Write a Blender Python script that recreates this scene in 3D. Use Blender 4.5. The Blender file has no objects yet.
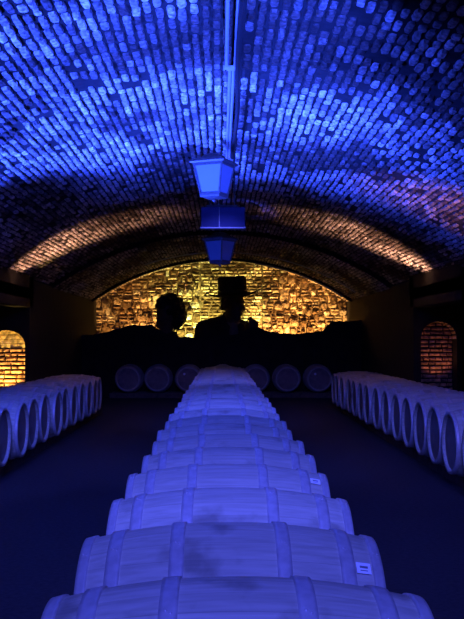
import bpy, bmesh, math, random
from mathutils import Vector, Matrix, noise
random.seed(7)
PI = math.pi
C = bpy.context.scene.collection
R = math.radians

# ------------------------------------------------------------------ helpers
def link(name, me, mat=None, parent=None):
    o = bpy.data.objects.new(name, me)
    C.objects.link(o)
    if mat is not None and me is not None and len(me.materials) == 0:
        me.materials.append(mat)
    if parent is not None:
        o.parent = parent
    return o

def mesh_bm(bm, name, smooth=False):
    me = bpy.data.meshes.new(name)
    bmesh.ops.recalc_face_normals(bm, faces=bm.faces)
    bm.to_mesh(me); bm.free()
    if smooth:
        for p in me.polygons: p.use_smooth = True
    return me

def obj(name, bm, mat, parent=None, smooth=False):
    return link(name, mesh_bm(bm, name, smooth), mat, parent)

def tag(o, label=None, cat=None, group=None, kind=None):
    if label: o['label'] = label
    if cat: o['category'] = cat
    if group: o['group'] = group
    if kind: o['kind'] = kind
    return o

def empty(name, loc, label, cat, rz=0, group=None):
    o = bpy.data.objects.new(name, None)
    C.objects.link(o)
    o.empty_display_size = .1
    o.location = loc; o.rotation_euler = (0, 0, rz)
    return tag(o, label, cat, group)

def dup(root, loc, rz, label, group):
    r = root.copy(); C.objects.link(r)
    r.location = loc; r.rotation_euler = (0, 0, rz)
    r['label'] = label; r['group'] = group
    for ch in list(root.children):
        c = ch.copy(); C.objects.link(c); c.parent = r
        for g in list(ch.children):
            d = g.copy(); C.objects.link(d); d.parent = c
    return r

def box(bm, c, s, rot=None, bev=0):
    g = bmesh.ops.create_cube(bm, size=1)
    vs = g['verts']
    M = Matrix.Translation(c) @ (rot.to_4x4() if rot else Matrix.Identity(4)) @ Matrix.Diagonal((s[0], s[1], s[2], 1))
    bmesh.ops.transform(bm, matrix=M, verts=vs)
    if bev:
        es = list({e for v in vs for e in v.link_edges})
        bmesh.ops.bevel(bm, geom=es, offset=bev, segments=2, affect='EDGES')

def lathe(bm, prof, seg=32, axis='Z', M=None, jitter=0):
    rings = []
    for (h, r) in prof:
        ring = []
        for k in range(seg):
            a = 2*PI*k/seg
            if axis == 'Z': p = Vector((r*math.cos(a), r*math.sin(a), h))
            else: p = Vector((h, r*math.cos(a), r*math.sin(a)))
            if M is not None: p = M @ p
            ring.append(bm.verts.new(p))
        rings.append(ring)
    for A, B in zip(rings, rings[1:]):
        for k in range(seg):
            bm.faces.new((A[k], A[(k+1) % seg], B[(k+1) % seg], B[k]))
    return rings

def tube(bm, p0, p1, r0, r1=None, seg=10, cap=True):
    r1 = r0 if r1 is None else r1
    p0, p1 = Vector(p0), Vector(p1)
    q = (p1-p0).to_track_quat('Z', 'Y').to_matrix().to_4x4()
    M = Matrix.Translation(p0) @ q
    L = (p1-p0).length
    rr = lathe(bm, [(0, r0), (L, r1)], seg, 'Z', M)
    if cap:
        bm.faces.new(rr[0]); bm.faces.new(rr[-1])

def path_tube(bm, pts, r, seg=8):
    pts = [Vector(p) for p in pts]
    rings = []
    for i, p in enumerate(pts):
        d = (pts[min(i+1, len(pts)-1)] - pts[max(i-1, 0)]).normalized()
        up = Vector((0, 1, 0)) if abs(d.y) < .9 else Vector((0, 0, 1))
        a = d.cross(up).normalized(); b = d.cross(a).normalized()
        rings.append([bm.verts.new(p + a*r*math.cos(2*PI*k/seg) + b*r*math.sin(2*PI*k/seg)) for k in range(seg)])
    for A, B in zip(rings, rings[1:]):
        for k in range(seg):
            bm.faces.new((A[k], A[(k+1) % seg], B[(k+1) % seg], B[k]))
    bm.faces.new(rings[0]); bm.faces.new(rings[-1])

# ------------------------------------------------------------------ materials
def new_mat(name):
    m = bpy.data.materials.new(name); m.use_nodes = True
    nt = m.node_tree
    return m, nt, nt.nodes['Principled BSDF']

def simple(name, col, rough=.6, metal=0, nscale=20, namt=.2, bump=.1, dist=.002):
    m, nt, b = new_mat(name)
    tc = nt.nodes.new('ShaderNodeTexCoord')
    n = nt.nodes.new('ShaderNodeTexNoise'); n.inputs['Scale'].default_value = nscale; n.inputs['Detail'].default_value = 5
    nt.links.new(tc.outputs['Object'], n.inputs['Vector'])
    r = nt.nodes.new('ShaderNodeValToRGB')
    r.color_ramp.elements[0].position = .3; r.color_ramp.elements[1].position = .7
    r.color_ramp.elements[0].color = (*[c*(1-namt) for c in col], 1)
    r.color_ramp.elements[1].color = (*[min(1, c*(1+namt)) for c in col], 1)
    nt.links.new(n.outputs['Fac'], r.inputs['Fac'])
    nt.links.new(r.outputs['Color'], b.inputs['Base Color'])
    bp = nt.nodes.new('ShaderNodeBump'); bp.inputs['Strength'].default_value = bump; bp.inputs['Distance'].default_value = dist
    nt.links.new(n.outputs['Fac'], bp.inputs['Height']); nt.links.new(bp.outputs['Normal'], b.inputs['Normal'])
    b.inputs['Roughness'].default_value = rough; b.inputs['Metallic'].default_value = metal
    return m

def brick_mat(name, rough=.75, bumpd=.012, nscale=22, lo=.45, hi=1.35):
    m, nt, b = new_mat(name)
    at = nt.nodes.new('ShaderNodeAttribute'); at.attribute_name = 'Col'
    tc = nt.nodes.new('ShaderNodeTexCoord')
    n = nt.nodes.new('ShaderNodeTexNoise'); n.inputs['Scale'].default_value = nscale; n.inputs['Detail'].default_value = 6
    nt.links.new(tc.outputs['Object'], n.inputs['Vector'])
    mr = nt.nodes.new('ShaderNodeMapRange')
    mr.inputs['From Min'].default_value = .3; mr.inputs['From Max'].default_value = .7
    mr.inputs['To Min'].default_value = lo; mr.inputs['To Max'].default_value = hi
    nt.links.new(n.outputs['Fac'], mr.inputs['Value'])
    mx = nt.nodes.new('ShaderNodeVectorMath'); mx.operation = 'SCALE'
    nt.links.new(at.outputs['Color'], mx.inputs[0]); nt.links.new(mr.outputs['Result'], mx.inputs['Scale'])
    nt.links.new(mx.outputs['Vector'], b.inputs['Base Color'])
    bp = nt.nodes.new('ShaderNodeBump'); bp.inputs['Strength'].default_value = .7; bp.inputs['Distance'].default_value = bumpd
    nt.links.new(n.outputs['Fac'], bp.inputs['Height']); nt.links.new(bp.outputs['Normal'], b.inputs['Normal'])
    b.inputs['Roughness'].default_value = rough
    return m

def oak_mat():
    m, nt, b = new_mat('oak_staves')
    tc = nt.nodes.new('ShaderNodeTexCoord')
    sp = nt.nodes.new('ShaderNodeSeparateXYZ'); nt.links.new(tc.outputs['Object'], sp.inputs[0])
    at = nt.nodes.new('ShaderNodeMath'); at.operation = 'ARCTAN2'
    nt.links.new(sp.outputs['Y'], at.inputs[0]); nt.links.new(sp.outputs['Z'], at.inputs[1])
    mu = nt.nodes.new('ShaderNodeMath'); mu.operation = 'MULTIPLY'; mu.inputs[1].default_value = 28/(2*PI)
    nt.links.new(at.outputs[0], mu.inputs[0])
    fr = nt.nodes.new('ShaderNodeMath'); fr.operation = 'FRACT'; nt.links.new(mu.outputs[0], fr.inputs[0])
    fl = nt.nodes.new('ShaderNodeMath'); fl.operation = 'FLOOR'; nt.links.new(mu.outputs[0], fl.inputs[0])
    oi = nt.nodes.new('ShaderNodeObjectInfo')
    ad = nt.nodes.new('ShaderNodeMath'); ad.operation = 'MULTIPLY_ADD'; ad.inputs[1].default_value = 97
    nt.links.new(oi.outputs['Random'], ad.inputs[0]); nt.links.new(fl.outputs[0], ad.inputs[2])
    wn = nt.nodes.new('ShaderNodeTexWhiteNoise'); wn.noise_dimensions = '1D'
    nt.links.new(ad.outputs[0], wn.inputs['W'])
    # seam between staves
    sm = nt.nodes.new('ShaderNodeMath'); sm.operation = 'LESS_THAN'; sm.inputs[1].default_value = .035
    nt.links.new(fr.outputs[0], sm.inputs[0])
    # grain, stretched along the staves; stain blotches
    mp = nt.nodes.new('ShaderNodeMapping'); mp.inputs['Scale'].default_value = (3, 40, 40)
    nt.links.new(tc.outputs['Object'], mp.inputs['Vector'])
    cb = nt.nodes.new('ShaderNodeCombineXYZ'); nt.links.new(ad.outputs[0], cb.inputs[0])
    n1 = nt.nodes.new('ShaderNodeTexNoise'); n1.inputs['Scale'].default_value = 1.5; n1.inputs['Detail'].default_value = 6
    va = nt.nodes.new('ShaderNodeVectorMath'); va.operation = 'ADD'
    nt.links.new(mp.outputs[0], va.inputs[0]); nt.links.new(cb.outputs[0], va.inputs[1]); nt.links.new(va.outputs[0], n1.inputs['Vector'])
    n2 = nt.nodes.new('ShaderNodeTexNoise'); n2.noise_dimensions = '4D'; n2.inputs['Scale'].default_value = 5; n2.inputs['Detail'].default_value = 6
    nt.links.new(tc.outputs['Object'], n2.inputs['Vector'])
    sc = nt.nodes.new('ShaderNodeMath'); sc.operation = 'MULTIPLY'; sc.inputs[1].default_value = 40
    nt.links.new(oi.outputs['Random'], sc.inputs[0]); nt.links.new(sc.outputs[0], n2.inputs['W'])
    st = nt.nodes.new('ShaderNodeMapRange'); st.inputs['From Min'].default_value = .56; st.inputs['From Max'].default_value = .68
    st.inputs['To Min'].default_value = 1; st.inputs['To Max'].default_value = .55
    nt.links.new(n2.outputs['Fac'], st.inputs['Value'])
    v1 = nt.nodes.new('ShaderNodeMapRange'); v1.inputs['To Min'].default_value = .9; v1.inputs['To Max'].default_value = 1.06
    nt.links.new(wn.outputs['Value'], v1.inputs['Value'])
    v2 = nt.nodes.new('ShaderNodeMapRange'); v2.inputs['From Min'].default_value = .3; v2.inputs['From Max'].default_value = .7
    v2.inputs['To Min'].default_value = .8; v2.inputs['To Max'].default_value = 1.1
    nt.links.new(n1.outputs['Fac'], v2.inputs['Value'])
    v3 = nt.nodes.new('ShaderNodeMapRange'); v3.inputs['To Min'].default_value = 1; v3.inputs['To Max'].default_value = .78
    nt.links.new(sm.outputs[0], v3.inputs['Value'])
    last = st.outputs['Result']
    for v in (v1, v2, v3):
        k = nt.nodes.new('ShaderNodeMath'); k.operation = 'MULTIPLY'
        nt.links.new(last, k.inputs[0]); nt.links.new(v.outputs['Result'], k.inputs[1]); last = k.outputs[0]
    s = nt.nodes.new('ShaderNodeVectorMath'); s.operation = 'SCALE'; s.inputs[0].default_value = (.50, .46, .36)
    nt.links.new(last, s.inputs['Scale']); nt.links.new(s.outputs[0], b.inputs['Base Color'])
    bp = nt.nodes.new('ShaderNodeBump'); bp.inputs['Strength'].default_value = .5; bp.inputs['Distance'].default_value = .004
    nt.links.new(last, bp.inputs['Height']); nt.links.new(bp.outputs['Normal'], b.inputs['Normal'])
    b.inputs['Roughness'].default_value = .62
    return m

M_brick = brick_mat('vault_brick', .75, .022, 30, .30, 1.55)
M_stone = brick_mat('rubble_stone', .8, .03, 13, .25, 1.7)
M_mortar = simple('dark_mortar', (.014, .012, .012), .95, nscale=14, namt=.5, bump=.6, dist=.01)
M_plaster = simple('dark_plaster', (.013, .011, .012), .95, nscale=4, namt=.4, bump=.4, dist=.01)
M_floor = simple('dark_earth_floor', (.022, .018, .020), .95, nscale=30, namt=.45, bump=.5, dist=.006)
M_oak = oak_mat()
M_head = simple('oak_head_boards', (.25, .20, .16), .7, nscale=8, namt=.25, bump=.2, dist=.003)
M_hoop = simple('galvanised_hoop', (.50, .46, .44), .5, metal=.25, nscale=30, namt=.15)
M_bung = simple('silicone_bung', (.5, .45, .42), .4, nscale=30, namt=.1)
M_rail = simple('dark_timber_rail', (.10, .07, .05), .8, nscale=12, namt=.4)
M_paper = simple('white_tag_card', (.9, .9, .92), .6, nscale=40, namt=.03)
M_print = simple('grey_print', (.18, .18, .2), .7, nscale=60, namt=.1)
M_iron = simple('black_iron', (.045, .04, .04), .45, metal=.7, nscale=40, namt=.3)
M_lantern = simple('weathered_lantern_metal', (.11, .095, .09), .5, metal=.3, nscale=40, namt=.3)
M_pipe = simple('pale_conduit', (.55, .55, .58), .4, metal=.3, nscale=30, namt=.1)
M_streak = simple('black_streak', (.015, .015, .015), .6, nscale=30, namt=.1)
M_boxm = simple('dark_blue_box_panel', (.006, .006, .035), .85, nscale=10, namt=.08, bump=.03)
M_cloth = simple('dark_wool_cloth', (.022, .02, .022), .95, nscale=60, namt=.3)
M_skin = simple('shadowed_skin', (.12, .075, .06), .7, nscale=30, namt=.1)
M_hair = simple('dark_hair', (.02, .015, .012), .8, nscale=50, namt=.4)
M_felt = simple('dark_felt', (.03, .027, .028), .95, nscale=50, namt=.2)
M_band = simple('hat_band_ribbon', (.06, .055, .06), .5, nscale=50, namt=.1)
M_shirt = simple('pale_shirt_cloth', (.12, .12, .13), .9, nscale=50, namt=.1)
mg, nt, b = new_mat('frosted_lantern_glass')
tcn = nt.nodes.new('ShaderNodeTexCoord'); nn = nt.nodes.new('ShaderNodeTexNoise'); nn.inputs['Scale'].default_value = 9
nt.links.new(tcn.outputs['Object'], nn.inputs['Vector'])
rr = nt.nodes.new('ShaderNodeMapRange'); rr.inputs['To Min'].default_value = .25; rr.inputs['To Max'].default_value = .5
nt.links.new(nn.outputs['Fac'], rr.inputs['Value']); nt.links.new(rr.outputs[0], b.inputs['Roughness'])
b.inputs['Base Color'].default_value = (.22, .25, .32, 1)
b.inputs['Subsurface Weight'].default_value = 0
M_glass = mg

# ------------------------------------------------------------------ vault
CAMZ = 1.44
CROWN, RAD, WX, YB, YE = CAMZ+2.15, 6.0, 3.5, -4.0, 25.2
ZC = CROWN-RAD
A0 = math.asin(WX/RAD)
SPRING = ZC+RAD*math.cos(A0)
S0, S1, STEP = 13.0, 18.6, .10       # a bay whose vault sits a little higher

def vcol(x, y, s):
    """own colour of a brick: pale efflorescence on red brick, in patches"""
    n = noise.noise(Vector((s*.9, y*.55, 3.1)))
    n2 = noise.noise(Vector((s*4, y*2.2, 9.1)))
    w = min(1, max(0, max(-.2, .5+n*1.7+n2*.6) + random.uniform(-.35, .35)))
    a = Vector((.11, .075, .065)); bb = Vector((.80, .70, .66))
    return a.lerp(bb, w)*random.choice((.45, .75, .95, 1.1, 1.25))

def add_brick(bm, lay, P, u0, u1, v0, v1, h, col, ju=.006, inset=.22):
    """a worn block on surface P(u,v,h) with jittered corners and a raised, narrower face"""
    du, dv = (u1-u0), (v1-v0)
    def j(): return random.uniform(-ju, ju)
    base = [(u0+j(), v0+j()), (u1+j(), v0+j()), (u1+j(), v1+j()), (u0+j(), v1+j())]
    cu, cv = (u0+u1)/2, (v0+v1)/2
    iu = min(.3, inset*min(du, dv)/du); iv = min(.3, inset*min(du, dv)/dv)
    bot = [bm.verts.new(P(u, v, -.006)) for u, v in base]
    top = []
    for u, v in base:
        hh = h+random.uniform(-.3, .3)*h
        top.append(bm.verts.new(P(u+(cu-u)*2*iu, v+(cv-v)*2*iv, hh)))
    mid = bm.verts.new(P(cu, cv, h*1.15))
    fs = [bm.faces.new((top[i], top[(i+1) % 4], mid)) for i in range(4)]
    for i in range(4):
        fs.append(bm.faces.new((bot[i], bot[(i+1) % 4], top[(i+1) % 4], top[i])))
    for f in fs:
        for l in f.loops: l[lay] = (col[0], col[1], col[2], 1)

def add_cobble(bm, lay, P, u0, u1, v0, v1, h, col):
    """a worn, round-cornered brick end standing proud of the mortar"""
    cu, cv = (u0+u1)/2, (v0+v1)/2
    hu, hv = (u1-u0)/2*random.uniform(.86, 1.1), (v1-v0)/2*random.uniform(.84, 1.08)
    cu += random.uniform(-.004, .004)
    sk = random.uniform(-.12, .12)
    bot, top = [], []
    for k in range(8):
        a = PI/8+k*PI/4
        ca, sa = math.cos(a), math.sin(a)
        x = math.copysign(abs(ca)**.55, ca)*random.uniform(.86, 1.06); y = math.copysign(abs(sa)**.55, sa)*random.uniform(.88, 1.05)
        u, v = x*hu, y*hv+sk*x*hu
        bot.append(bm.verts.new(P(cu+u, cv+v, -.004)))
        top.append(bm.verts.new(P(cu+u*.80, cv+v*.86, h*random.uniform(.75, 1.15))))
    mid = bm.verts.new(P(cu+random.uniform(-.3, .3)*hu, cv+random.uniform(-.3, .3)*hv, h*random.uniform(1.0, 1.35)))
    fs = []
    for i in range(8):
        fs.append(bm.faces.new((top[i], top[(i+1) % 8], mid)))
        fs.append(bm.faces.new((bot[i], bot[(i+1) % 8], top[(i+1) % 8], top[i])))
    for f in fs:
        for l in f.loops: l[lay] = (col[0], col[1], col[2], 1)

def vaultP(dr):
    def P(s, y, h):
        a = s/RAD
        r = RAD+dr-h
        return Vector((r*math.sin(a), y, ZC+r*math.cos(a)))
    return P

def ceiling_shell():
    bm = bmesh.new()
    secs = [(YB, S0, 0), (S0, S1, STEP), (S1, YE+.3, 0)]
    N = 40
    prev = None
    for y0, y1, dr in secs:
        rows = []
        for y in (y0, y1):
            rows.append([bm.verts.new(vaultP(dr)(A0*RAD*(-1+2*k/N), y, 0)) for k in range(N+1)])
        if prev:
            for k in range(N): bm.faces.new((prev[k], prev[k+1], rows[0][k+1], rows[0][k]))
        for k in range(N): bm.faces.new((rows[0][k], rows[0][k+1], rows[1][k+1], rows[1][k]))
        prev = rows[1]
    # outer skin, so that the vault has thickness
    o = [[bm.verts.new(((RAD+.5)*math.sin(A0*1.02*(-1+2*k/N)), y, ZC+(RAD+.5)*math.cos(A0*1.02*(-1+2*k/N)))) for k in range(N+1)] for y in (YB, YE+.3)]
    for k in range(N): bm.faces.new((o[0][k], o[0][k+1], o[1][k+1], o[1][k]))
    return bm

ceil = tag(obj('ceiling', ceiling_shell(), M_mortar), 'brick barrel vault of the cellar lit blue, with a higher darker bay', None, None, 'structure')
bm = bmesh.new(); lay = bm.loops.layers.float_color.new('Col')
PITCH = .074
smax = A0*RAD
nrow = int(2*smax/PITCH)
PIT = 2*smax/nrow
for r in range(nrow):
    s0 = -smax+r*PIT
    y = 4.3+random.uniform(0, .2)
    while y < YE-.1:
        L = random.choice((.13, .19, .23, .23)) * random.uniform(.85, 1.1)
        y1 = y+L
        for (ya, yb, dr) in ((-9, S0, 0), (S0, S1, STEP), (S1, 99, 0)):
            if ya <= (y+y1)/2 < yb:
                a, b_ = max(y, ya+.005), min(y1, yb-.005)
                if b_-a > .05 and random.random() > .04+.22*max(0, noise.noise(Vector((y*.9, s0*1.3, 8)))):
                    wob = .008*noise.noise(Vector((y*1.1, s0*.8, 5)))
                    add_cobble(bm, lay, vaultP(dr), s0+.005+wob, s0+PIT-.005+wob, a+.010, b_-.008, random.uniform(.008, .030), vcol(0, y, s0))
        y = y1
    # keep going to the end wall
me = bpy.data.meshes.new('brick_courses'); bm.to_mesh(me); bm.free()
o = link('brick_courses', me, M_brick, ceil); 

# ------------------------------------------------------------------ floor and walls
bm = bmesh.new(); box(bm, (0, (YB+YE)/2, -.1), (10.4, YE-YB+.8, .2))
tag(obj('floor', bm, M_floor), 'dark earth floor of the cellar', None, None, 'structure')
RY0, RY1, RX = 13.1, 16.4, 4.75      # side recess beside the rows
NX0, NX1 = 3.63, 4.29                # niche in its far face
for s, nm in ((-1, 'left'), (1, 'right')):
    bm = bmesh.new()
    T = .3
    # long wall before and beyond the recess, header above it
    box(bm, (s*(WX+T/2), (YB+RY0)/2, SPRING/2+.02), (T, RY0-YB, SPRING+.04))
    box(bm, (s*(WX+.7), (RY1+.35+YE+.3)/2, SPRING/2+.02), (1.4, YE+.3-RY1-.35, SPRING+.04))
    box(bm, (s*(WX+T/2), (RY0+RY1)/2, 2.35), (T, RY1-RY0+.7, .6+.1))
    # recess: near return, outer wall, soffit
    box(bm, (s*(WX+.15+(RX-WX)/2), RY0-.15, 1.3), (RX-WX+.3, .3, 2.6))
    box(bm, (s*(RX+.15), (RY0+RY1)/2, 1.3), (.3, RY1-RY0+.9, 2.6))
    box(bm, (s*(WX+(RX-WX)/2+.1), (RY0+RY1)/2, 2.25), (RX-WX+.2, RY1-RY0+.6, .2))
    # far face of the recess with an arched niche cut through (frame of quads)
    xa, xb = WX-.0, RX
    NX0, NX1 = (3.63, 4.29) if s > 0 else (3.575, 4.27)
    cx, hw = (NX0+NX1)/2, (NX1-NX0)/2
    zs, rise = (1.40, .34) if s > 0 else (1.27, .31)
    prof = [(NX0, 0)] + [(cx-hw*math.cos(PI*k/14), zs+rise*math.sin(PI*k/14)**.85) for k in range(15)] + [(NX1, 0)]
    ztop = 2.2
    for k in range(len(prof)-1):
        (x0, z0), (x1, z1) = prof[k], prof[k+1]
        for yy in (0,):
            v = [bm.verts.new((s*x0, RY1, z0)), bm.verts.new((s*x1, RY1, z1)), bm.verts.new((s*x1, RY1, ztop)), bm.verts.new((s*x0, RY1, ztop))]
            if abs(x1-x0) > 1e-6: bm.faces.new(v)
        v = [bm.verts.new((s*x0, RY1, z0)), bm.verts.new((s*x1, RY1, z1)), bm.verts.new((s*x1, RY1+.33, z1)), bm.verts.new((s*x0, RY1+.33, z0))]
        bm.faces.new(v)
    for (x0, x1) in ((xa, NX0), (NX1, xb)):
        v = [bm.verts.new((s*x0, RY1, 0)), bm.verts.new((s*x1, RY1, 0)), bm.verts.new((s*x1, RY1, ztop)), bm.verts.new((s*x0, RY1, ztop))]
        bm.faces.new(v)
    box(bm, (s*(WX+.02), RY1+.18, 1.3), (.04, .34, 2.6))
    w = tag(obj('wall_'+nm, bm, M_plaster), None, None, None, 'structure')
    # bricks of the niche: back wall courses and the arched soffit
    bm = bmesh.new(); lay = bm.loops.layers.float_color.new('Col')
    def PB(u, v, h, s=s): return Vector((s*u, RY1+.33-h, v))
    z = .3; row = 0
    while z < zs+rise-.02:
        zz = z+.062
        hwz = hw if z < zs else hw*math.sqrt(max(0, 1-((z-zs)/rise)**2))
        x = cx-hwz+random.uniform(-.02, .0)
        while x < cx+hwz-.03:
            L = random.choice((.24, .22, .12))
            x1 = min(x+L, cx+hwz)
            if s < 0 and z > zs-.03: add_brick(bm, lay, PB, x, x1, z, z+.078, .02, Vector((.85, .70, .36))*random.uniform(.85, 1.1), .001, .05)
            else: add_brick(bm, lay, PB, x+.008, x1-.008, z+.004, zz-.004, random.uniform(.02, .05), Vector((.62, .36, .20))*random.uniform(.55, 1.2), .007)
            x = x1
        z += .08; row += 1
    me = bpy.data.meshes.new('niche_bricks'); bm.to_mesh(me); bm.free()
    link('niche_bricks', me, M_stone, w)
    bm = bmesh.new(); lay = bm.loops.layers.float_color.new('Col')
    for k in range(13):
        a0, a1 = PI*k/13, PI*(k+1)/13
        def PS(u, v, h, s=s):
            return Vector((s*(cx-(hw-h)*math.cos(u)), RY1+v, zs+(rise-h)*math.sin(u)**.85 if 0 < u < PI else zs))
        add_brick(bm, lay, PS, a0+.03, a1-.03, .012, .31, .012, Vector((.68, .5, .25))*random.uniform(.7, 1.1), .004)
    me = bpy.data.meshes.new('niche_arch_bricks'); bm.to_mesh(me); bm.free()
    link('niche_arch_bricks', me, M_stone, w)

# end wall : mortar sheet plus stones
bm = bmesh.new(); box(bm, (0, YE+.15, 1.9), (7.2, .3, 3.8))
endw = tag(obj('wall_back', bm, simple('end_wall_mortar', (.3, .24, .16), .95, nscale=8, namt=.6, bump=.8, dist=.03)), None, None, None, 'structure')
bm = bmesh.new(); lay = bm.loops.layers.float_color.new('Col')
def PE(u, v, h): return Vector((u, YE-h, v))
def stone_col(x, z):
    n = noise.noise(Vector((x*1.4, z*2.4, 1.7)))
    p = max(0, min(1, .42+n*1.9+random.uniform(-.4, .4)))
    if random.random() < .10: return Vector((.92, .88, .72))
    return Vector((.17, .11, .06)).lerp(Vector((.78, .66, .48)), p)
z = 1.0
while z < 3.62:
    brick = [(-.62, 1.12)]
    # regular brick panel in the middle
    for zz in (z, z+.09):
        x = -.62+random.uniform(0, .1)
        while x < 1.1:
            L = random.choice((.24, .12, .24))
            x1 = min(1.12, x+L)
            if x1-x > .05: add_brick(bm, lay, PE, x+.01, x1-.01, zz+.01, zz+.08, random.uniform(.02, .05), stone_col(x, zz)*1.1, .008)
            x = x1
    for (xa, xb) in ((-3.55, -.62), (1.12, 3.55)):
        x = xa
        while x < xb-.02:
            L = random.uniform(.09, .30); x1 = min(xb, x+L)
            mode = random.random()
            if mode < .45 and x1-x > .1:
                add_cobble(bm, lay, PE, x, x1, z+random.uniform(-.05, .03), z+random.uniform(.11, .24), random.uniform(.05, .12), stone_col(x, z))
            elif mode < .55:
                add_brick(bm, lay, PE, x+.008, x1-.008, z+.006, z+.174, random.uniform(.05, .11), stone_col(x, z), .02, .3)
            else:
                zc = z+random.uniform(.06, .12)
                add_brick(bm, lay, PE, x+.007, x1-.007, z+.006, zc-.005, random.uniform(.03, .09), stone_col(x, z), .012, .3)
                if zc < z+.15: add_brick(bm, lay, PE, x+.007, x1-.01, zc+.005, z+.174, random.uniform(.03, .09), stone_col(x, z+1), .012, .3)
            x = x1
    z += .18
# clip stones above the vault line
for v in list(bm.verts):
    if v.co.z > ZC+math.sqrt(max(0, RAD**2-v.co.x**2))+.12: v.co.z = ZC+math.sqrt(RAD**2-v.co.x**2)+.12
me = bpy.data.meshes.new('wall_stones'); bm.to_mesh(me); bm.free()
link('wall_stones', me, M_stone, endw)

# low dark wall added to stand for the dark lower part of the projection
bm = bmesh.new()
LY = 22.64
def px2(px, py, y): return (px-222)*y/900, CAMZ+(338-py)*y/900
pro = [(p, q+3) for p, q in [(90, 333), (97, 331), (106, 329), (120, 325), (135, 322), (152, 322), (162, 328), (170, 333), (182, 334), (192, 334), (215, 333), (235, 332), (255, 323), (266, 328), (280, 330), (297, 331), (310, 329), (323, 327), (332, 319), (342, 318), (350, 318)]]
pts = []
for (a, b2), (c, d) in zip(pro, pro[1:]):
    for k in range(4):
        t = k/4; pts.append(px2(a+(c-a)*t, b2+(d-b2)*t+random.uniform(-1, 1)*.8, LY))
pts[0] = (-3.5, pts[0][1]); pts.append((3.5, CAMZ+.45))
fr, bk = [], []
for x, z in pts:
    fr.append((bm.verts.new((x, LY-.10, z)), bm.verts.new((x, LY-.10+random.uniform(-.03, .03), 0))))
    bk.append((bm.verts.new((x, LY+.10, z+.0)), bm.verts.new((x, LY+.10, 0))))
for i in range(len(pts)-1):
    bm.faces.new((fr[i][0], fr[i+1][0], fr[i+1][1], fr[i][1]))
    bm.faces.new((bk[i][0], bk[i][1], bk[i+1][1], bk[i+1][0]))
    bm.faces.new((fr[i][0], bk[i][0], bk[i+1][0], fr[i+1][0]))
tag(obj('added_low_wall', bm, M_plaster), 'low dark broken-topped wall added for the dark foot of the projection, behind the far barrels', 'wall', None, 'structure')
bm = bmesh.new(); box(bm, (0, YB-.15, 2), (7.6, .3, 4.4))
tag(obj('wall_front', bm, M_plaster), None, None, None, 'structure')

# low rib added before the end wall to hide the lit strip of vault
bm = bmesh.new()
N = 48; secs = []
for (y, dr) in ((24.0, -.02), (24.0, .075), (24.18, .075), (24.18, -.02)):
    secs.append([bm.verts.new(((RAD-dr)*math.sin(a), y, ZC+(RAD-dr)*math.cos(a))) for a in [A0*(-1+2*k/N) for k in range(N+1)]])
for i in range(4):
    A, B = secs[i], secs[(i+1) % 4]
    for k in range(N): bm.faces.new((A[k], A[k+1], B[k+1], B[k]))
tag(obj('masking_rib', bm, M_plaster), None, None, None, 'structure')
# thin metal rods following the vault
def arc_pts(y, x0, x1, dr=.05, n=40):
    return [((RAD-dr)*math.sin(math.asin(x/RAD)), y, ZC+(RAD-dr)*math.cos(math.asin(x/RAD))) for x in [x0+(x1-x0)*k/n for k in range(n+1)]]
bm = bmesh.new(); path_tube(bm, arc_pts(22.0, -1.9, 3.3), .016, 6)
tag(obj('conduit_arc', bm, M_pipe), 'thin pale conduit arching across the vault above the far barrels', 'conduit')
bm = bmesh.new(); path_tube(bm, arc_pts(23.96, .9, 3.28, .095), .022, 6)
tag(obj('metal_edge_strip', bm, M_pipe), 'thin bright metal strip curving along upper right edge of lit end wall', 'strip')

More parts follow.
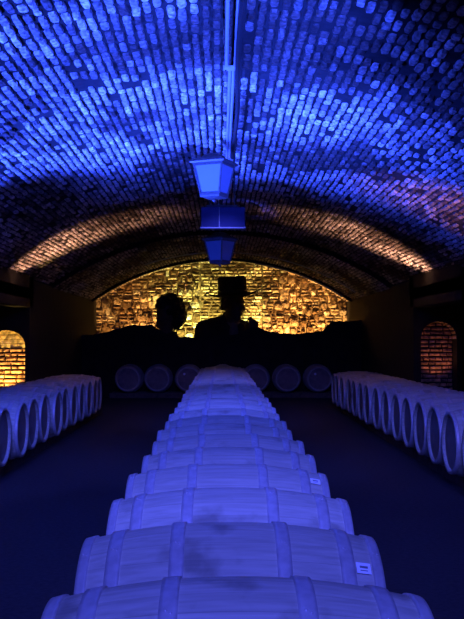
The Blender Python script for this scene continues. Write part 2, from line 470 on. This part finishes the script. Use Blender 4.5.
# ------------------------------------------------------------------ barrels
BL, RB, RH = .95, .339, .282
def brad(t):          # t in -1..1
    return RH+(RB-RH)*(1-abs(t)**2.1)
def make_barrel():
    root = empty('wine_barrel', (0, 0, 0), 'x', 'barrel')
    bm = bmesh.new()
    prof = [(BL/2*t, brad(t)) for t in [-1+2*k/20 for k in range(21)]]
    prof = [(-BL/2+.03, RH-.03), (-BL/2, RH-.022)] + prof + [(BL/2, RH-.022), (BL/2-.03, RH-.03)]
    lathe(bm, prof, 56, 'X')
    body = obj('staves', bm, M_oak, root, True)
    for t, w in ((-.965, .034), (-.765, .046), (-.35, .046), (.35, .046), (.765, .046), (.965, .034)):
        bm = bmesh.new(); x = t*BL/2; hw = w/2
        def rr(xx): return brad(max(-1, min(1, xx/(BL/2))))
        lathe(bm, [(x-hw, rr(x-hw)-.003), (x-hw, rr(x-hw)+.0062), (x-hw*.4, rr(x-hw*.5)+.0068), (x+hw*.5, rr(x+hw*.5)+.0068), (x+hw, rr(x+hw)+.0062), (x+hw, rr(x+hw)-.003)], 56, 'X')
        # rivet on the overlap
        for dz in (-.012, .012):
            a = .45+dz; r0 = rr(x)+.0065
            bmesh.ops.create_icosphere(bm, subdivisions=1, radius=.005, matrix=Matrix.Translation((x+dz*.5, -r0*math.sin(a), r0*math.cos(a))))
        h = obj('hoop', bm, M_hoop, root, True)
    for s in (-1, 1):
        bm = bmesh.new()
        R0 = RH-.028
        # head of jointed boards
        nb = 7; wv = 2*R0/nb
        for k in range(nb):
            y0, y1 = -R0+k*wv+.0015, -R0+(k+1)*wv-.0015
            cols = []
            for q in range(5):
                y = y0+(y1-y0)*q/4
                hz = math.sqrt(max(1e-5, R0*R0-y*y))
                cols.append((bm.verts.new((s*(BL/2-.028), y, -hz)), bm.verts.new((s*(BL/2-.028), y, hz))))
            for q in range(4):
                bm.faces.new((cols[q][0], cols[q+1][0], cols[q+1][1], cols[q][1]))
        lathe(bm, [(s*(BL/2-.034), .001), (s*(BL/2-.034), R0+.004)], 40, 'X')
        bmesh.ops.rotate(bm, cent=(0, 0, 0), matrix=Matrix.Rotation(.7, 3, 'X'), verts=bm.verts)
        obj('barrel_head', bm, M_head, root)
    bm = bmesh.new()
    rg = lathe(bm, [(RB-.004, .022), (RB+.004, .020), (RB+.005, .012)], 14, 'Z'); bm.faces.new(rg[-1])
    bmesh.ops.rotate(bm, cent=(0, 0, 0), matrix=Matrix.Rotation(R(-62), 3, 'X'), verts=bm.verts)
    obj('bung', bm, M_bung, root)
    return root
proto = make_barrel()
used = [False]
ORD = ['nearest', 'second', 'third', 'fourth', 'fifth', 'sixth', 'seventh', 'eighth', 'ninth', 'tenth', 'eleventh', 'twelfth', 'thirteenth', 'fourteenth', 'fifteenth', 'sixteenth', 'seventeenth', 'eighteenth', 'nineteenth', 'twentieth', 'twenty-first', 'twenty-second', 'twenty-third', 'twenty-fourth', 'twenty-fifth', 'twenty-sixth', 'twenty-seventh', 'twenty-eighth']
BZ = .12+RB
def place(x, y, rz, label, group, tilt=0, up=0):
    if not used[0]:
        o = proto; used[0] = True
        o.location = (x, y, BZ+up); o.rotation_euler = (0, 0, rz); o['label'] = label; o['group'] = group
    else:
        o = dup(proto, (x, y, BZ+up), rz, label, group)
    for c in o.children:          # turn the barrel about its own axis a little
        c.rotation_euler = (max(-.25, min(.25, tilt)), 0, 0)
    return o
def ordn(k): return 'nearest' if k == 0 else ORD[k]+' from the front'
central = []
Y0, DY = 2.29, .695
NB = 26
for k in range(NB):
    y = Y0+k*DY
    x = .035+.0*k+random.uniform(-.012, .012)-.001*k
    lab = ('whitish blue-lit oak barrel lying crosswise, '+ordn(k)+' in the central row')
    o = place(x, y, random.uniform(-.006, .006), lab, 'barrels of the central row', random.uniform(-.5, .5) if k else 0, .03)
    central.append(o)
# card tags stapled near the right-hand ends
def card(k, ang):
    o = central[k]
    bm = bmesh.new()
    x = .412; r0 = brad(x/(BL/2))+.0065
    slope = math.atan((brad(.78)-brad(.92))/(.07))
    box(bm, (0, 0, 0), (.046, .040, .0025), None, .0005)
    c = obj('tag_card', bm, M_paper, o)
    M = Matrix.Rotation(ang, 4, 'X') @ Matrix.Translation((x, 0, r0)) @ Matrix.Rotation(slope, 4, 'Y')
    c.matrix_local = M
    c['label'] = 'small white card tag'
    bm = bmesh.new()
    box(bm, (0, .003, .0018), (.026, .008, .0012))
    box(bm, (0, -.010, .0018), (.024, .003, .0012))
    p = obj('printed_mark', bm, M_print, c)
for k, a in ((1, .66), (2, .86), (3, .42)):
    card(k, a)
NS = 13
for s, nm in ((-1, 'left'), (1, 'right')):
    for k in range(12 if s < 0 else 15):
        y = 8.31+k*.693 if s < 0 else 7.74+k*.693
        lab = 'oak barrel, %s in the row along the %s wall' % (ordn(k), nm)
        place(s*(2.14+BL/2)+random.uniform(-.02, .02), y, random.uniform(-.006, .006), lab, 'barrels along the %s wall' % nm, random.uniform(-3, 3))
FX = [-2.25, -1.545, -.80, .02, .82, 1.57, 2.33]
FN = ['leftmost in the far row, half lost in shadow', 'second from the left in the far row', 'just left of the central row end in the far row', 'middle of the far row, behind the central row',
      'just right of the central row end in the far row', 'second from the right in the far row', 'rightmost in the far row']
backrow = []
for x, n in zip(FX, FN):
    backrow.append(place(x, 22.0, PI/2, 'dim grey barrel facing forwards, '+n, 'barrels of the far row', random.uniform(-.6, .6)))
# small white discs painting glints on two far heads
for i in (2, 6):
    bm = bmesh.new()
    for a in range(1):
        tube(bm, (-BL/2+.026, .10, .12), (-BL/2+.018, .10, .12), .03, .03, 12)
    t = obj('glint', bm, M_paper, backrow[i]); t['label'] = 'small round painted white sticker'

# timber rails carrying the rows
def rail(a, b_, label, group, h=.119):
    bm = bmesh.new()
    a, b_ = Vector(a), Vector(b_)
    L = (b_-a).length
    ang = math.atan2(b_.y-a.y, b_.x-a.x)
    box(bm, ((a.x+b_.x)/2, (a.y+b_.y)/2, h/2), (L, .09, h), Matrix.Rotation(ang, 3, 'Z'), .006)
    return tag(obj('timber_rail', bm, M_rail), label, 'rail', group)
for dx, w in ((-.28, 'left'), (.28, 'right')):
    rail((.03+dx, Y0-.4, 0), (.02+dx, Y0+NB*DY-.3, 0), 'dark timber rail on the floor, %s one under the central barrels' % w, 'rails under the barrels', .149)
for s, nm in ((-1, 'left'), (1, 'right')):
    for dx, w in ((.2, 'aisle-side'), (.75, 'wall-side')):
        rail((s*(2.14+dx), 7.3, 0), (s*(2.14+dx), 17.3, 0), 'dark timber rail, %s one under the %s row' % (w, nm), 'rails under the barrels')
for dy, w in ((-.28, 'front'), (.28, 'rear')):
    rail((-2.7, 22+dy, 0), (2.8, 22+dy, 0), 'dark timber rail, %s one under the far row' % w, 'rails under the barrels')
# wedges keep the barrels from rolling: the rails are notched, so let the bodies sink 4 mm into them

# ------------------------------------------------------------------ lanterns, pipes, box
def lantern(loc, rz, scale, rod, label):
    t = empty('hanging_lantern', loc, label, 'lantern', rz, 'lanterns under the vault')
    t.scale = (scale,)*3
    # origin at the base of the roof; body tapers downwards
    def sq(bm, prof, n=4):
        M = Matrix.Rotation(PI/4, 4, 'Z')
        rr = lathe(bm, [(h, r*math.sqrt(2)) for h, r in prof], 4, 'Z', M)
        return rr
    bm = bmesh.new()
    r = sq(bm, [(.0, .205), (.018, .215), (.035, .205), (.085, .10), (.10, .095), (.125, .06)])
    bm.faces.new(r[0]); bm.faces.new(r[-1])
    obj('roof', bm, M_lantern, t)
    bm = bmesh.new()
    T, B, H = .175, .115, -.36
    for sx in (-1, 1):
        for sy in (-1, 1):
            tube(bm, (sx*T, sy*T, 0), (sx*B, sy*B, H), .013, .011, 6)
    for (h, w) in ((-.012, T-.003), (H+.01, B)):
        for sx in (-1, 1):
            box(bm, (sx*w, 0, h), (.022, 2*w, .03)); box(bm, (0, sx*w, h), (2*w, .022, .03))
    obj('frame', bm, M_lantern, t)
    for q in range(4):
        bm = bmesh.new()
        tt, bb_ = T-.012, B-.008
        vs = [(-tt, -T+.002, -.02), (tt, -T+.002, -.02), (bb_, -B+.002, H+.02), (-bb_, -B+.002, H+.02)]
        f = [bm.verts.new(v) for v in vs]; g = [bm.verts.new((v[0], v[1]+.006, v[2])) for v in vs]
        bm.faces.new(f); bm.faces.new(g[::-1])
        for i in range(4): bm.faces.new((f[i], f[(i+1) % 4], g[(i+1) % 4], g[i]))
        bmesh.ops.rotate(bm, cent=(0, 0, 0), matrix=Matrix.Rotation(q*PI/2, 3, 'Z'), verts=bm.verts)
        obj('glass_pane', bm, M_glass, t)
    bm = bmesh.new()
    r = sq(bm, [(H, .125), (H-.02, .12), (H-.035, .06)]); bm.faces.new(r[0]); bm.faces.new(r[-1])
    bmesh.ops.create_uvsphere(bm, u_segments=12, v_segments=8, radius=.022, matrix=Matrix.Translation((0, 0, H-.05)))
    obj('base', bm, M_lantern, t)
    bm = bmesh.new(); tube(bm, (0, 0, .12), (0, 0, rod), .012)
    tube(bm, (0, 0, rod-.03), (0, 0, rod), .045, .05, 12)
    obj('hanging_rod', bm, M_iron, t)
    return t
def X(px, y): return (px-222)*y/900
def Z(py, y): return CAMZ+(338-py)*y/900
d = 9.6
lantern((X(214, d), d, Z(164, d)), R(-24), .93, (CROWN-Z(164, d))/.93+.01, 'large four-sided blue-lit lantern hanging nearest, above the box')
d = 13.6
lantern((X(220, d), d, Z(240, d)), R(-38), .93, (CROWN+STEP-Z(240, d))/.93+.01, 'smaller four-sided lantern hanging farther off, below the box')

d = 11.6
t = empty('ceiling_box', (X(219, d), d, Z(228, d)), 'flat dark blue two-panel box hanging between the two lanterns', 'box')
bm = bmesh.new(); box(bm, (-.115, 0, .135), (.232, .16, .26), None, .006); obj('left_panel', bm, M_boxm, t)
bm = bmesh.new(); box(bm, (.17, 0, .135), (.33, .16, .26), None, .006); obj('right_panel', bm, M_boxm, t)
bm = bmesh.new(); box(bm, (.05, -.01, -.004), (.585, .20, .016), None, .003); obj('bottom_lip', bm, M_lantern, t)
bm = bmesh.new(); box(bm, (.003, -.076, .135), (.008, .012, .26)); obj('seam_strip', bm, M_lantern, t)
bm = bmesh.new()
H = CROWN-Z(228, d)
for x in (-.12, .20): tube(bm, (x, 0, .26), (x, 0, H), .009)
box(bm, (.04, 0, .285), (.40, .05, .03)); 
obj('hanging_bracket', bm, M_iron, t)

def pz(x, off): return ZC+math.sqrt((RAD-off)**2-x*x)
for (x, x2, nm, w) in ((.034, .06, 'left', 0), (.092, .09, 'right', 1)):
    bm = bmesh.new()
    pts = [(x if w == 0 else x+.01, 4.0, pz(x, .045)), (x if w == 0 else x+.01, 6.9, pz(x, .045)), (x2, 7.0, pz(x2, .045)), (x2-.008, 12.2, pz(x2, .045))]
    path_tube(bm, pts, .013, 8)
    tag(obj('ceiling_conduit', bm, M_pipe), 'thin pale metal conduit along the vault crown, %s of the pair' % nm, 'conduit', 'conduits along the crown')
t = empty('conduit_clamp', (.068, 6.95, pz(.07, .045)), 'small metal clamp where the two crown conduits jog', 'clamp')
bm = bmesh.new(); box(bm, (0, 0, -.002), (.12, .05, .034), None, .004); obj('clamp_body', bm, M_pipe, t)
bm = bmesh.new()
for x in (-.04, .04):
    bm = bmesh.new(); bmesh.ops.create_uvsphere(bm, u_segments=8, v_segments=6, radius=.008, matrix=Matrix.Translation((x, 0, -.02)))
    obj('bolt', bm, M_iron, t)
bm = bmesh.new()  # dark line beside the conduits, modelled as a raised black tube
path_tube(bm, [(.13+.012*math.sin(y*1.7), y, pz(.13, .075)) for y in [4+.35*k for k in range(19)]], .021, 8)
tag(obj('crown_streak', bm, M_streak), 'thick black cable along the vault crown right of the conduits', 'streak')

# ------------------------------------------------------------------ solid figures standing in for the projected image
def ell(bm, c, r, rot=None, seg=20):
    M = Matrix.Translation(c) @ (rot.to_4x4() if rot else Matrix.Identity(4)) @ Matrix.Diagonal((r[0], r[1], r[2], 1))
    bmesh.ops.create_uvsphere(bm, u_segments=seg, v_segments=seg//2+2, radius=1, matrix=M)
def cap(bm, p0, p1, r0, r1):
    tube(bm, p0, p1, r0, r1, 16)
    bmesh.ops.create_uvsphere(bm, u_segments=16, v_segments=10, radius=r0, matrix=Matrix.Translation(p0))
    bmesh.ops.create_uvsphere(bm, u_segments=16, v_segments=10, radius=r1, matrix=Matrix.Translation(p1))
def fused(name, bm, mat, parent, vox, smooth=4):
    o = obj(name, bm, mat, parent)
    m = o.modifiers.new('fuse', 'REMESH'); m.mode = 'VOXEL'; m.voxel_size = vox; m.use_smooth_shade = True
    s = o.modifiers.new('soft', 'SMOOTH'); s.iterations = smooth; s.factor = .5
    return o
def head(bm, c, yaw, pitch=0, roll=0):
    """head with jaw, brow, nose, lips, ears; yaw 0 faces -Y"""
    Q = Matrix.Rotation(yaw, 3, 'Z') @ Matrix.Rotation(pitch, 3, 'X') @ Matrix.Rotation(roll, 3, 'Y')
    c = Vector(c)
    def P(x, y, z): return c + Q @ Vector((x, y, z))
    ell(bm, P(0, .012, .02), (.074, .092, .092), Q)
    ell(bm, P(0, -.022, -.045), (.056, .064, .062), Q)
    ell(bm, P(0, -.066, -.093), (.024, .022, .020), Q)          # chin
    ell(bm, P(0, -.078, .018), (.050, .016, .012), Q)            # brow
    cap(bm, P(0, -.082, .006), P(0, -.108, -.032), .009, .013)   # nose
    for s in (-1, 1):
        ell(bm, P(s*.010, -.096, -.036), (.009, .010, .007), Q)
        ell(bm, P(s*.046, -.060, -.028), (.022, .022, .020), Q)  # cheek
        ell(bm, P(s*.029, -.074, -.004), (.013, .010, .007), Q)  # eye
        ell(bm, P(s*.076, .005, -.012), (.009, .018, .030), Q)   # ear
    ell(bm, P(0, -.086, -.060), (.024, .011, .006), Q)
    ell(bm, P(0, -.084, -.071), (.021, .011, .007), Q)
    return P, Q
SC = 3.7
FYd = 23.75
k38 = 900/FYd
# --- person in the brimmed hat
t = empty('silhouette', (X(233, FYd), FYd, 0), 'person in a brimmed hat and coat, raised fist at chin, solid stand-in for a dark projection', 'silhouette')
t.scale = (SC,)*3
bm = bmesh.new()
P, Q = head(bm, (.0, 0, .632), R(38), R(6))
cap(bm, (-.005, .03, .44), (.0, .012, .575), .062, .056)
ell(bm, (-.0, .04, .30), (.17, .10, .20)); ell(bm, (0, .04, .10), (.16, .11, .14)); ell(bm, (0, .04, .41), (.19, .075, .07))
# right-hand arm of the picture: upper arm, forearm up to the chin, fist
cap(bm, (.20, .03, .40), (.245, -.05, .20), .055, .045)
cap(bm, (.245, -.05, .20), (.150, -.17, .42), .042, .028)
cap(bm, (-.20, .03, .40), (-.245, .0, .16), .055, .043)
cap(bm, (-.245, .0, .16), (-.10, -.14, .10), .041, .028)
hc = Vector((.140, -.175, .478))
ell(bm, hc, (.036, .030, .042))
for i in range(4):                                               # curled fingers, unequal
    zz = .028-.019*i; L = (.034, .038, .036, .028)[i]
    a = hc+Vector((.010, -.022, zz)); b_ = a+Vector((-.012-L*.3, -.020, .004)); c_ = b_+Vector((-.014, .016, -.002)); d_ = c_+Vector((.012, .014, -.001))
    cap(bm, a, b_, .0105, .010); cap(bm, b_, c_, .010, .009); cap(bm, c_, d_, .009, .0085)
cap(bm, hc+Vector((-.005, .0, .03)), hc+Vector((-.024, -.018, .05)), .012, .011)
cap(bm, hc+Vector((-.024, -.018, .05)), hc+Vector((-.036, -.036, .040)), .011, .009)
h2 = Vector((-.075, -.155, .095))
ell(bm, h2, (.042, .026, .034))
for i in range(4):
    a = h2+Vector((.03, -.012, .026-.017*i)); L = (.03, .035, .033, .026)[i]
    b_ = a+Vector((L, -.006, -.004)); c_ = b_+Vector((L*.5, .016, -.006)); cap(bm, a, b_, .0095, .009); cap(bm, b_, c_, .009, .008)
cap(bm, h2+Vector((.0, -.01, .03)), h2+Vector((.035, -.025, .042)), .011, .009)
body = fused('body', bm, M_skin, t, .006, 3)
# coat with collar and lapels
bm = bmesh.new()
ell(bm, (0, .04, .30), (.215, .125, .235)); ell(bm, (0, .04, .10), (.215, .14, .17)); ell(bm, (0, .045, .012), (.21, .135, .06))
cap(bm, (-.04, .035, .505), (-.20, .035, .445), .055, .075); cap(bm, (.04, .035, .465), (.20, .035, .385), .05, .065)
cap(bm, (-.20, .035, .44), (-.240, .0, .16), .075, .06); cap(bm, (.205, .035, .375), (.262, -.05, .19), .068, .058)
cap(bm, (.262, -.05, .19), (.158, -.165, .405), .057, .040)
cap(bm, (-.245, .0, .16), (-.13, -.13, .105), .058, .042)
cap(bm, (-.07, .06, .47), (-.055, .075, .555), .03, .022); cap(bm, (.0, .085, .47), (.0, .09, .56), .035, .022)
cap(bm, (-.055, .075, .545), (.02, .09, .55), .02, .02)
for s in (-1, 1):
    cap(bm, (s*.06, -.035, .47), (s*.02, -.095, .25), .028, .018)
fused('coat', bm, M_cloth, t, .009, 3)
bm = bmesh.new()
cap(bm, (-.045, -.01, .495), (.0, -.05, .478), .014, .014); cap(bm, (.0, -.05, .478), (.045, -.02, .49), .014, .014)
ell(bm, (.005, -.055, .42), (.035, .03, .08))
fused('shirt_collar', bm, M_shirt, t, .006, 2)
# hat
ht = Matrix.Rotation(R(-4), 4, 'Y') @ Matrix.Rotation(R(3), 4, 'X')
HM = Matrix.Translation((.0, .005, .692)) @ ht
bm = bmesh.new()
n = 40
prof = [(-.006, .092), (.002, .11), (-.002, .14), (-.004, .165), (.006, .198), (.012, .200), (.006, .165), (.008, .13), (.012, .108), (.05, .105), (.09, .104), (.122, .104), (.136, .094), (.132, .066), (.124, .03), (.122, .004)]
rings = []
for (h, r) in prof:
    ring = []
    for k in range(n):
        a = 2*PI*k/n
        w = 1.0 if r < .11 else 1.0
        zz = h + (.016*math.cos(2*a)*(max(0, r-.1)/.07))
        if h > .12: zz -= .014*max(0, 1-abs(math.sin(a))*2)*(r < .09)
        ring.append(bm.verts.new(HM @ Vector((r*math.cos(a)*.98, r*math.sin(a)*1.06, zz))))
    rings.append(ring)
for A, B in zip(rings, rings[1:]):
    for k in range(n): bm.faces.new((A[k], A[(k+1) % n], B[(k+1) % n], B[k]))
bm.faces.new(rings[-1])
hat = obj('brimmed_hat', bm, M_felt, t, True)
bm = bmesh.new(); lathe(bm, [(.014, .106), (.014, .111), (.042, .110), (.042, .103)], 40, 'Z', HM @ Matrix.Diagonal((.99, 1.07, 1, 1)))
obj('hat_band', bm, M_band, hat, True)
bm = bmesh.new()
for k in range(26):
    a = R(38)+PI/2+R(-75)+R(150)*k/25
    for zz in (.60, .625, .65, .675): ell(bm, (.080*math.cos(a), .088*math.sin(a)+.01, zz), (.012, .014, .016), None, 8)
fused('hair', bm, M_hair, t, .007, 2)

# --- person at the left, head turned down to the left, curly hair
t = empty('silhouette', (X(165, FYd), FYd+.08, 0), 'person with curly hair in profile, solid stand-in for a dark projection, left of the hat wearer', 'silhouette', R(-62))
t.scale = (SC*.92, SC*.92, SC)
bm = bmesh.new()
P, Q = head(bm, (.0, .022, .548), R(-14), R(24))
cap(bm, (.0, .03, .37), (.0, -.005, .50), .058, .052)
ell(bm, (0, .03, .24), (.13, .095, .18)); ell(bm, (0, .03, .09), (.13, .095, .13)); ell(bm, (0, .035, .35), (.145, .07, .06))
cap(bm, (-.15, .03, .34), (-.19, -.04, .16), .05, .042); cap(bm, (-.19, -.04, .16), (-.13, -.16, .06), .040, .027)
cap(bm, (.14, .03, .33), (.17, .0, .12), .05, .042); cap(bm, (.17, .0, .12), (.08, -.13, .06), .040, .027)
for h0, sx in ((Vector((-.13, -.185, .05)), 1), (Vector((.05, -.15, .055)), -1)):
    ell(bm, h0, (.040, .028, .024))
    for i in range(4):
        a = h0+Vector((sx*.025, -.026+.015*i, .004)); L = (.03, .035, .033, .026)[i]
        b_ = a+Vector((sx*L, -.004, -.002)); c_ = b_+Vector((sx*L*.6, .0, -.014)); cap(bm, a, b_, .0095, .009); cap(bm, b_, c_, .009, .008)
    cap(bm, h0+Vector((0, -.02, .01)), h0+Vector((sx*.03, -.04, .014)), .011, .009)
fused('body', bm, M_skin, t, .006, 3)
bm = bmesh.new()
ell(bm, (-.0, .02, .24), (.16, .105, .20)); ell(bm, (-.0, .02, .09), (.16, .105, .15)); ell(bm, (-.0, .02, .012), (.155, .10, .06))
cap(bm, (-.06, .035, .39), (-.155, .035, .345), .05, .062); cap(bm, (.05, .035, .375), (.14, .035, .335), .04, .058)
cap(bm, (-.155, .035, .34), (-.19, -.04, .16), .062, .052); cap(bm, (-.19, -.04, .16), (-.14, -.15, .075), .055, .04)
cap(bm, (.14, .035, .33), (.17, .0, .12), .062, .055); cap(bm, (.17, .0, .12), (.10, -.12, .07), .053, .04)
cap(bm, (-.05, .0, .40), (.05, .05, .405), .038, .034)
fused('coat', bm, M_cloth, t, .009, 3)
bm = bmesh.new()
random.seed(12)
for k in range(190):
    v = Vector((random.gauss(0, 1), random.gauss(0, 1), random.gauss(0, 1))).normalized()
    lf = Q.inverted() @ v                         # in head space: face is -Y
    if lf.y < -.25 and lf.z < .55: continue
    if lf.z < -.9: continue
    rr_ = random.uniform(.94, 1.06)
    ell(bm, P(lf.x*.086*rr_, .03+lf.y*.108*rr_, .012+lf.z*.122*rr_), (random.uniform(.018, .028),)*3, None, 8)
fused('curly_hair', bm, M_hair, t, .008, 1)

# ------------------------------------------------------------------ lights
def aim(loc, to): return (Vector(to)-Vector(loc)).to_track_quat('-Z', 'Y').to_euler()
def spot(loc, to, power, col, ang, blend=.5, size=.04):
    l = bpy.data.lights.new('spot_lamp', 'SPOT'); l.energy = power; l.color = col
    l.spot_size = R(ang); l.spot_blend = blend; l.shadow_soft_size = size
    o = bpy.data.objects.new('spot_lamp', l); C.objects.link(o)
    o.location = loc; o.rotation_euler = aim(loc, to); return o
BLUE = (.022, .062, 1.0)
VIO = (.075, .098, 1.0)
ORG = (1.0, .47, .12)
YEL = (1.0, .85, .20)
# blue lights washing the vault, standing beside the rows
for (x, y, z, tx, ty, p, an) in ((-3.0, 4.6, .95, -1.0, 6.4, 4200, 58), (-3.1, 8.0, .95, -.8, 8.6, 4200, 72), (-2.6, 9.2, .95, .2, 9.9, 2400, 62), (1.2, 3.2, .2, .0, 6.1, 6500, 32), (1.3, 4.4, .2, .25, 8.6, 6600, 38)):
    spot((x, y, z), (tx, ty, 3.5), p, BLUE, an, .9)
# blue lights over the barrels, fixed to the crown out of frame and between the lanterns
spot((0, -1.6, 3.4), (0, 3.6, .8), 1500, VIO, 56, 1)
spot((0, 1.0, 3.45), (0, 5.8, .8), 880, VIO, 60, 1)
spot((0, 4.9, 3.45), (0, 10.2, .8), 1050, VIO, 46, 1)
spot((.0, 9.8, 3.35), (0, 14.6, .8), 1000, VIO, 38, 1)
spot((-1.25, 8.6, .3), (X(220, 13.6), 13.6, Z(248, 13.6)), 900, BLUE, 9, .5)  # unseen spot added in the left aisle to brighten the farther lantern
spot((-1.5, 4.2, 3.3), (-2.7, 8.8, .8), 850, VIO, 38, .9)
spot((1.5, 4.2, 3.3), (2.8, 9.0, .8), 320, (.14, .13, 1), 42, .9)
# warm lights at the side recesses
for s, p1 in ((-1, 200), (1, 230)):
    spot((s*3.30, 14.9, 1.3), (s*2.75, 15.2, 2.9), p1*1.7, (1, .50, .30), 66, .9)
spot((-3.97, 16.42, .45), (-3.97, 16.75, 1.35), 85, (1, .60, .13), 110, .6)
spot((3.97, 16.35, .65), (3.97, 16.75, 1.5), 5, (1, .36, .18), 100, .6)
spot((3.2, 9.6, 1.2), (3.0, 10.2, 2.9), 170, (1, .40, .30), 66, .9)
# lights between the added low wall and the end wall
for x, c, p in ((-2.9, ORG, 130), (-2.1, ORG, 230), (-1.05, YEL, 260), (-.3, YEL, 280), (.45, YEL, 260), (1.5, ORG, 300), (2.3, ORG, 330), (2.9, ORG, 190)):
    spot((x, 24.56, .8), (x, 25.2, 2.3), p, c, 66, .4)

w = bpy.data.worlds.new('world'); bpy.context.scene.world = w; w.use_nodes = True
w.node_tree.nodes['Background'].inputs['Color'].default_value = (.02, .03, .2, 1)
w.node_tree.nodes['Background'].inputs['Strength'].default_value = .01

cam = bpy.data.cameras.new('camera'); co = bpy.data.objects.new('camera', cam); C.objects.link(co)
co.location = (0, 0, CAMZ); co.rotation_euler = (R(90)+math.atan(28.5/900), 0, -math.atan(10/900))
cam.sensor_fit = 'VERTICAL'; cam.sensor_height = 36; cam.sensor_width = 27; cam.lens = 36*900/619
cam.clip_start = .05
S = bpy.context.scene; S.camera = co
S.view_settings.view_transform = 'Standard'; S.view_settings.look = 'None'; S.view_settings.gamma = 1
S.view_settings.exposure = 0
